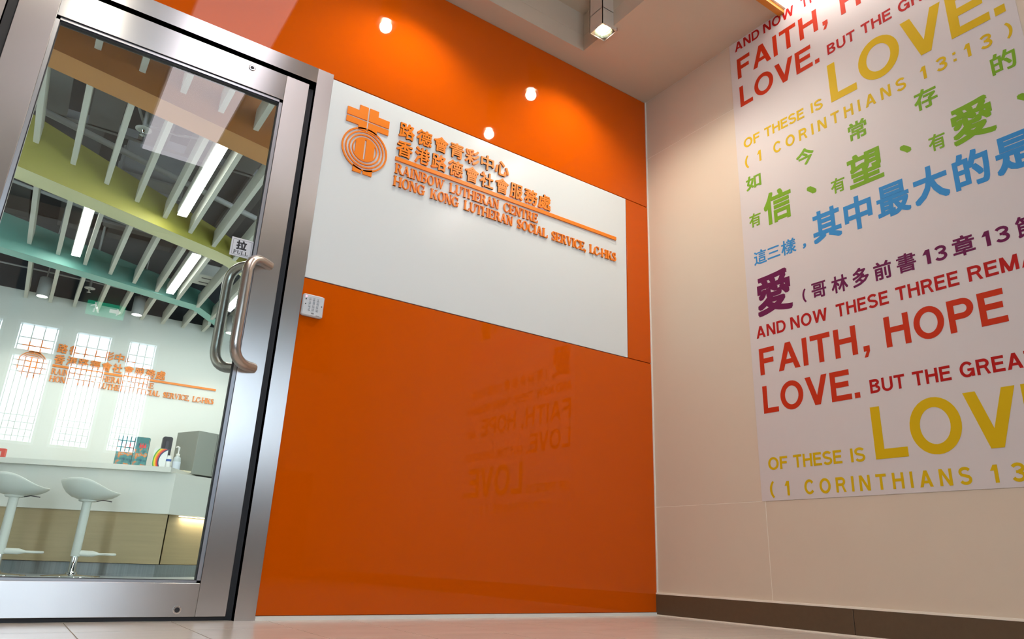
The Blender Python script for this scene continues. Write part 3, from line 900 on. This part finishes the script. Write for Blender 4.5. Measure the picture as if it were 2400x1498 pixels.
beam('ceiling_beam', 'teal green ceiling beam, farthest and nearest the white wall', 'teal', FT, ZT, lambda x: .145 + .02 * (x + 2.9), -3.9, -.7, 2.57)

ORD = ['first', 'second', 'third', 'fourth', 'fifth', 'sixth', 'seventh', 'eighth', 'ninth', 'tenth', 'eleventh', 'twelfth', 'thirteenth']
def fin(x, y0, y1, label, group):
    o = MB().box(x - .0145, x + .0145, y0, y1, 2.40, 2.525).build('ceiling_fin', M_FIN)
    o['label'] = label; o['category'] = 'fin'; o['group'] = group
def fins(xa, n, fa, fb, where, group):
    for k in range(n):
        x = xa + .1965 * k
        fin(x, fa(x), fb(x), '%s white ceiling fin from the left %s' % (ORD[k], where), group)
fins(-2.898, 8, lambda x: .12, lambda x: FO(x) - .001, 'between the door and the orange beam', 'fins in front of the orange beam')
fins(-2.898, 9, lambda x: FO(x) + .19, lambda x: FYb(x) - .001, 'between the orange and olive beams', 'fins between the orange and olive beams')
fins(-2.870, 10, lambda x: FYb(x) + .21, lambda x: FT(x) - .001, 'between the olive and teal beams', 'fins between the olive and teal beams')
fins(-2.845, 10, lambda x: FT(x) + .17, lambda x: 5.289, 'between the teal beam and the white wall', 'fins behind the teal beam')

def led(x, y0, y1, label):
    t_ = thing('strip_light', label, 'light', (x, (y0 + y1) / 2, 2.41), 0, 'bright strip lights between the fins')
    L = (y1 - y0) / 2
    MB().bbox(-.036, .036, -L, L, .012, .08, .004).build('light_housing', M_PIPE, t_)
    MB().box(-.030, .030, -L + .006, L - .006, 0, .0125).build('diffuser', M_LED, t_)
led(-2.018, 1.33, 2.48, 'bright strip light between the orange and olive beams')
led(-2.555, 2.72, 3.80, 'bright strip light at left between the olive and teal beams')
led(-1.780, 3.16, 4.25, 'bright strip light right of centre between the olive and teal beams')
led(-1.240, 3.60, 4.40, 'bright strip light half hidden behind the pull handle')
for (x, y, s_) in ((-2.02, 1.9, 1.15), (-2.555, 3.26, 1.1), (-1.78, 3.7, 1.1), (-1.24, 4.0, .8)):
    l = lamp('strip_glow', 'AREA', (x, y, 2.405), 11.0, NEUT, (0, 0, 0), shape='RECTANGLE')
    l.data.size = .06; l.data.size_y = s_; l.visible_camera = True

def pendant(x, y, label):
    t_ = thing('pendant_downlight', label, 'downlight', (x, y, 2.30), 0, 'grey downlights by the white wall')
    MB().lathe([(.048, 0), (.050, .004), (.050, .17), (.044, .175)], 28).build('shade', mat('downlight grey', (.30, .31, .31), .5), t_)
    MB().lathe([(.010, -.0015), (.042, -.001), (.042, .0)], 24).build('lens', mat('downlight lens', (1, 1, 1), .5, emit=(1, .95, .8, 9)), t_)
    MB().tube([(0, 0, .17), (0, 0, .93)], .006, 8).build('stem', M_PIPE, t_)
    lamp('downlight_glow', 'SPOT', (x, y, 2.285), 15.0, (1, .93, .78), (math.radians(12), 0, 0), spot_size=math.radians(95), spot_blend=.7, shadow_soft_size=.04)
pendant(-2.715, 4.78, 'grey cylindrical downlight at left by the white reception wall')
pendant(-1.955, 4.78, 'grey cylindrical downlight at centre by the white reception wall')
pendant(-1.10, 4.78, 'grey cylindrical downlight at right by the white reception wall')

def sprinkler(x, y, z, label):
    t_ = thing('ceiling_sprinkler', label, 'sprinkler', (x, y, z), 0, 'sprinklers with round white plates')
    MB().lathe([(.030, .01), (.046, .014), (.046, .018), (.020, .020)], 28).build('escutcheon', M_WHITE, t_)
    MB().lathe([(.003, -.03), (.018, -.028), (.018, -.025), (.006, -.022), (.009, -.005), (.013, .012)], 14).build('sprinkler_head', M_CHROME, t_)
    MB().tube([(0, 0, .02), (0, 0, 3.25 - z)], .012, 8).build('drop_pipe', M_PIPE, t_)
sprinkler(-2.397, 1.84, 2.60, 'round white sprinkler plate between the orange and olive beams')
sprinkler(-2.372, 4.95, 2.50, 'round white sprinkler plate near the white wall behind the teal beam')

ap = thing('projector_box', 'white rectangular unit with two dark slots hanging above the teal beam', 'ceiling unit', (-1.545, 4.02, 2.52))
MB().bbox(-.13, .13, -.14, .14, 0, .11, .006).build('unit_body', M_WHITE, ap)
for yy in (-.06, .06): MB().box(-.045, .045, yy - .012, yy + .012, -.001, .002).build('slot', M_BLACK, ap)
MB().box(.085, .10, -.01, .01, -.0012, .002).build('indicator', mat('amber', (.5, .25, .05), .4), ap)

def run(name, label, cat, pts, r, mt, n=8):
    o = MB().tube(pts, r, n).build(name, mt); tag(o, label, cat); return o
run('conduit', 'long pale conduit running above the fins behind the orange beam', 'pipe', [(-3.9, 1.75, 2.72), (-.6, 3.25, 2.72)], .022, M_PIPE)
run('conduit', 'thin pale conduit above the fins between olive and teal beams', 'pipe', [(-3.9, 3.10, 2.72), (.2, 4.50, 2.72)], .014, M_PIPE)
run('conduit', 'pale straight conduit above the fins behind the teal beam', 'pipe', [(-3.9, 5.02, 2.62), (.2, 5.16, 2.62)], .008, M_PIPE)
run('conduit', 'thin conduit crossing diagonally above the olive beam', 'pipe', [(-2.0, 3.40, 2.64), (-.4, 4.40, 2.62)], .010, M_PIPE)
cab = [(-2.60, 1.55, 2.86), (-2.55, 1.60, 2.80), (-2.47, 1.75, 2.74), (-2.40, 1.92, 2.70), (-2.20, 2.00, 2.74), (-1.95, 2.02, 2.80)]
cv = []
for i in range(len(cab) - 1):
    for k in range(6):
        a, b = Vector(cab[i]), Vector(cab[i + 1]); cv.append(a.lerp(b, k / 6))
run('flex_cable', 'grey flexible cable looping down above the first fins', 'cable', cv, .008, M_PIPE)
tdk = thing('air_duct', 'dark grey flanged air duct in the ceiling void behind the olive beam', 'duct', (-2.20, 3.75, 2.86))
MB().bbox(-.22, .22, -.75, .45, 0, .30, .01).build('duct_body', M_DUCT, tdk)
for yy in (-.55, -.25, .05, .30):
    MB().box(-.235, .235, yy - .012, yy + .012, -.015, .31).build('flange', mat('duct flange', (.24, .245, .25), .5), tdk)
td2 = thing('cable_tray', 'dark slatted cable tray crossing the void behind the orange beam', 'cable tray', (-2.3, 1.55, 2.88))
for xx in (-.6, -.3, 0, .3, .6, .9):
    MB().box(xx - .09, xx + .09, -.35, .95, .0, .02).build('tray_plate', mat('tray grey', (.15, .15, .145), .7, noise=(4, .3)), td2)
MB().box(-.9, 1.2, -.38, -.33, 0, .06).build('tray_rail', M_DUCT, td2)
MB().box(-.9, 1.2, .93, .98, 0, .06).build('tray_rail', M_DUCT, td2)
td3 = thing('air_duct', 'dark curved ribbed duct at the far left above the teal beam', 'duct', (-3.5, 2.95, 2.90))
for k in range(4):
    MB().tube([(-.9, -.35 + .16 * k, .0), (-.2, -.30 + .16 * k, .02), (.35, -.12 + .16 * k, .01), (.6, .12 + .16 * k, .0)], .035, 10).build('hose', M_DUCT, td3)

# counter
ct = thing('reception_counter', 'long reception counter with cream fascia and oak front', 'counter', (0, 0, 0))
A_, K_, M_ = (-3.6, 4.97), (-1.465, 4.135), (-.2, 4.90)
def ext(poly, z0, z1, name, mt, lab=None):
    mb_ = MB(); mb_.prism(poly, lambda u, v, dd: (u, v, dd), z0, z1); o = mb_.build(name, mt, ct)
    if lab: o['label'] = lab
    return o
def off(p, dx, dy): return (p[0] + dx, p[1] + dy)
ext([(-3.6, 5.0), (-1.48, 4.17), (-.2, 4.94), (-.2, 5.10), (-3.6, 5.20)], 0, .094, 'kick_plate', mat('kick plate', (.17, .185, .18), .3, noise=(1, .5, (90, 90, 1))))
ext([(-3.6, 4.97), K_, (-1.44, 4.30), (-1.44, 5.2), (-3.6, 5.2)], .098, .492, 'front_panel', M_WOOD)
ext([(-1.44, 4.222), (-.23, 4.955), (-.23, 5.2), (-1.44, 5.2)], .098, .492, 'front_panel', M_WOOD)
ext([(-3.6, 4.965), (-1.465, 4.127), (-1.34, 4.205), (-.2, 4.885), (-.2, 5.2), (-3.6, 5.2)], .492, .826, 'fascia', M_CREAM)
sbox('shadow_gap', (-3.6, -1.47, 5.0, 5.1, .0, .1), M_BLACK, ct)
ext([(-3.6, 4.90), (-1.515, 4.095), (-1.27, 4.52), (-1.10, 4.92), (-1.10, 5.2), (-3.6, 5.2)], .826, .868, 'countertop', M_CREAM)
ext([(-1.268, 4.44), (-.2, 5.0), (-.2, 5.2), (-1.10, 5.2), (-1.10, 4.92), (-1.267, 4.53)], .826, .846, 'lower_ledge', M_CREAM)
mb = MB(); mb.tube([(-1.36, 4.238, .484), (-.3, 4.88, .484)], .004, 8)
mb.build('light_strip', mat('warm strip', (1, 1, 1), .5, emit=(1, .9, .72, 4)), ct)
l = lamp('counter_glow', 'AREA', (-.85, 4.545, .478), 5.0, (1, .88, .68), (0, 0, math.radians(31)), shape='RECTANGLE'); l.data.size = 1.1; l.data.size_y = .02

# grey cabinet on the counter
gb = thing('grey_cabinet', 'plain grey box cabinet standing on the right end of the counter', 'cabinet', (-1.27, 4.52, .868), math.radians(24))
MB().bbox(0, .48, 0, .32, 0, .392, .003).build('cabinet_body', M_GREYBOX, gb)
MB().box(.20, .203, -.001, .0, .01, .38).build('door_gap', M_BLACK, gb)

def flyer_mat():
    m_ = bpy.data.materials.new('flyer print'); m_.use_nodes = True
    nt = m_.node_tree; b = nt.nodes['Principled BSDF']; b.inputs['Roughness'].default_value = .4
    tc = nt.nodes.new('ShaderNodeTexCoord'); vo = nt.nodes.new('ShaderNodeTexNoise'); vo.inputs['Scale'].default_value = 22; vo.inputs['Detail'].default_value = 4
    nt.links.new(tc.outputs['Object'], vo.inputs['Vector'])
    cr_ = nt.nodes.new('ShaderNodeValToRGB'); e = cr_.color_ramp
    e.elements[0].position = .30; e.elements[0].color = (.03, .05, .12, 1)
    e.elements[1].position = .72; e.elements[1].color = (.60, .55, .35, 1)
    for p_, c_ in ((.42, (.06, .20, .20, 1)), (.52, (.10, .28, .27, 1)), (.58, (.65, .16, .04, 1)), (.63, (.70, .36, .08, 1)), (.66, (.15, .30, .45, 1))):
        q = e.elements.new(p_); q.color = c_
    nt.links.new(vo.outputs[0], cr_.inputs[0]); nt.links.new(cr_.outputs[0], b.inputs['Base Color'])
    return m_
M_FLYER = flyer_mat()
M_TEAL = mat('flyer teal', (.05, .19, .19), .4)
def booklet(x, y, w_, h_, label, wrap):
    t_ = thing('booklet', label, 'booklet', (x, y, .868), math.radians(-4))
    MB().bbox(0, w_, 0, .010, 0, h_, .001).build('cover', M_FLYER, t_)
    MB().bbox(.002, w_ + .006, .0101, .022, 0, h_ - .005, .001).build('pages', M_TEAL, t_)
    MB().box(.010, w_ - .004, -.0015, 0, h_ * .80, h_ * .99).build('title_band', M_TEAL, t_)
    mb_ = MB()
    for k in range(3):
        mb_.box(w_ * (.36 + .17 * k), w_ * (.48 + .17 * k), -.003, 0, h_ * .66, h_ * .76)
        mb_.box(w_ * (.38 + .17 * k), w_ * (.44 + .17 * k), -.003, 0, h_ * .78, h_ * .80)
    mb_.build('title_print', mat('title red', (.75, .06, .06), .4), t_)
    return t_
booklet(-1.775, 4.50, .112, .272, 'teal and orange illustrated booklet upright on the counter, right one of two', 0)
booklet(-1.905, 4.515, .128, .268, 'teal illustrated booklet upright on the counter, left one of two', 0)
rd = thing('red_box', 'small red printed box at the far left end of the counter', 'box', (-2.80, 4.75, .868), math.radians(-15))
MB().bbox(0, .125, 0, .05, 0, .085, .002).build('box_body', mat('red card', (.62, .06, .04), .5), rd)
MB().box(.03, .10, -.001, 0, .02, .06).build('box_label', mat('pale print', (.7, .6, .55), .5), rd)
# rainbow edged rounded card stand
rb = thing('card_stand', 'white rounded card stand with a rainbow edge beside the sanitiser', 'card stand', (-1.612, 4.50, .868))
def rr(x0, z0, x1, z1, r, n=6):
    out = []
    for (cx, cz, a) in ((x1 - r, z0 + r, -90), (x1 - r, z1 - r, 0), (x0 + r, z1 - r, 90), (x0 + r, z0 + r, 180)):
        for k in range(n + 1):
            q = math.radians(a + 90 * k / n); out.append((cx + r * math.cos(q), cz + r * math.sin(q)))
    return out
FR = lambda u, v, dd: (u, -dd, v)
MB().prism(rr(0, 0, .112, .192, .014), FR, -.008, 0).build('card_back', mat('card white', (.70, .72, .70), .5), rb)
cols = [('g', (.10, .35, .05)), ('y', (.75, .55, .03)), ('o', (.75, .22, .02)), ('r', (.60, .03, .03)), ('n', (.03, .05, .12))]
for k, (nm, cc) in enumerate(cols):
    a0, a1 = 100 + 0, 215
    rx = .150 - .010 * k
    pts_o = [(max(.001, .150 + rx * math.cos(math.radians(a))), min(.191, max(.001, .085 + (rx * 1.05) * math.sin(math.radians(a))))) for a in range(a0, a1, 5)]
    pts_i = [(max(.001, .150 + (rx - .010) * math.cos(math.radians(a))), min(.191, max(.001, .085 + ((rx - .010) * 1.05) * math.sin(math.radians(a))))) for a in range(a0, a1, 5)]
    mb_ = MB()
    for i in range(len(pts_o) - 1): mb_.prism([pts_o[i], pts_o[i + 1], pts_i[i + 1], pts_i[i]], FR, 0, .0012 + .0002 * k)
    mb_.build('colour_band', mat('band ' + nm, cc, .4), rb)
MB().box(.03, .08, -.0015, 0, .03, .034).build('card_print', M_INK['grey'], rb)
MB().box(.03, .045, -.0015, 0, .145, .149).build('card_print', M_INK['grey'], rb)
# dark phone-like speaker
sp = thing('desk_phone', 'black rounded upright handset behind the rainbow card stand', 'phone', (-1.545, 4.60, .868))
MB().prism(rr(0, 0, .082, .315, .018), FR, -.045, 0).build('phone_body', M_BLACK, sp)
MB().prism(rr(.028, .20, .054, .275, .012), FR, 0, .004).build('phone_grip', mat('dark grip', (.05, .05, .06), .5), sp)
# sanitiser bottle
sb = thing('sanitiser_bottle', 'clear pump bottle of hand sanitiser beside the grey cabinet', 'bottle', (-1.415, 4.50, .868))
MB().lathe([(.030, 0), (.034, .005), (.034, .10), (.030, .125), (.014, .14)], 24).build('bottle_body', mat('clear plastic', (.45, .50, .50), .15, spec=.6), sb)
MB().lathe([(.014, .138), (.016, .142), (.016, .160), (.006, .163), (.006, .19)], 16).build('pump_collar', M_WHITE, sb)
MB().tube([(0, 0, .19), (0, 0, .215), (-.012, -.01, .222), (-.03, -.02, .214)], [.008, .010, .007, .004], 10).build('pump_spout', M_WHITE, sb)
MB().lathe([(.0345, .02), (.0347, .025), (.0347, .085), (.0345, .09)], 24, caps=False).build('bottle_label', mat('bottle label', (.55, .60, .66), .5), sb)
tb = thing('lotion_tube', 'white tube with a blue band standing between card stand and pump bottle', 'tube', (-1.482, 4.50, .868))
MB().lathe([(.020, 0), (.022, .01), (.022, .105), (.016, .13), (.016, .138)], 20).build('tube_body', M_WHITE, tb)
MB().lathe([(.0224, .086), (.0226, .088), (.0226, .104), (.0224, .106)], 20, caps=False).build('blue_band', mat('band blue', (.04, .10, .35), .4), tb)
bt_ = thing('blue_clip', 'tiny bright blue clip on the counter between booklet and card stand', 'clip', (-1.645, 4.47, .868))
MB().prism([(0, 0), (.022, 0), (.011, .03)], FR, -.02, 0).build('clip_body', mat('clip blue', (.03, .35, .65), .4), bt_)
nt_ = thing('note_pad', 'flat cream note pad lying beside the grey cabinet', 'note pad', (-1.35, 4.42, .868), math.radians(35))
MB().box(-.045, .045, -.03, .03, 0, .012).build('pad_sheets', mat('cream paper', (.72, .66, .50), .6), nt_)

# bar stools
def stool(label):
    t_ = thing('bar_stool', label, 'stool', (0, 0, 0), 0, 'cream bar stools at the reception counter')
    MB().lathe([(.001, .022), (.03, .020), (.10, .014), (.19, .005), (.195, 0)], 40).build('base_plate', M_CHROME, t_)
    MB().lathe([(.040, .016), (.036, .03), (.024, .034), (.024, .16)], 24).build('lower_tube', M_CHROME, t_)
    MB().lathe([(.030, .142), (.031, .145), (.031, .53), (.034, .555)], 24).build('column', M_STOOL, t_)
    MB().tube([(.01, 0, .165), (.11, -.012, .164), (.135, -.014, .163), (.15, -.016, .162)], [.021, .021, .014, .010], 12).build('footrest_arm', M_STOOL, t_)
    MB().tube([(.14, -.015, .162), (.20, -.02, .162), (.262, -.02, .162), (.262, .05, .162), (.20, .11, .162), (.11, .13, .162)], .0088, 10).build('footrest', M_STOOL, t_)
    # saddle seat: deep bowl, high rounded back at -x, front lip sweeping down towards +x
    N = 44
    def rim(th):
        c_, s_ = math.cos(th), math.sin(th)
        x = .215 * c_ if c_ > 0 else .205 * c_
        y = .195 * s_ * (1 - .10 * c_)
        q = min(1, max(0, (x + .09) / .28))
        z = .700 - .088 * (q * q * (3 - 2 * q)) - .012 * (1 if x < -.1 else 0) * ((-x - .1) / .1) ** 2
        return x, y, z
    outer = []
    for sc_, zk in ((.17, 0), (.34, .03), (.56, .14), (.76, .36), (.90, .64), (.975, .88), (1.0, 1.0)):
        outer.append([(rim(2 * PI * i / N)[0] * sc_, rim(2 * PI * i / N)[1] * sc_, .553 + (rim(2 * PI * i / N)[2] - .553) * zk) for i in range(N)])
    inner = []
    for sc_, dz in ((.985, .004), (.93, -.006), (.80, -.030), (.60, -.045), (.35, -.052), (.10, -.054)):
        inner.append([(rim(2 * PI * i / N)[0] * sc_, rim(2 * PI * i / N)[1] * sc_, (rim(2 * PI * i / N)[2] * sc_ + .66 * (1 - sc_)) + dz) for i in range(N)])
    MB().loft(outer + inner, True, smooth=True).build('seat', M_STOOL, t_)
    MB().lathe([(.055, .540), (.062, .546), (.062, .556), (.05, .562)], 24).build('seat_plate', M_STOOL, t_)
    MB().tube([(.06, -.02, .545), (.10, -.035, .556), (.16, -.055, .548)], .0035, 8).build('height_lever', M_BLACK, t_)
    return t_
s1 = stool('cream saddle bar stool at the counter, right one fully in view')
s1.location = (-2.075, 3.98, 0)
s2 = s1.copy(); COL.objects.link(s2)
for ch in s1.children:
    c2 = ch.copy(); COL.objects.link(c2); c2.parent = s2
s2.location = (-2.545, 4.02, 0)
s2['label'] = 'cream saddle bar stool at the counter, left one cut by the door edge'
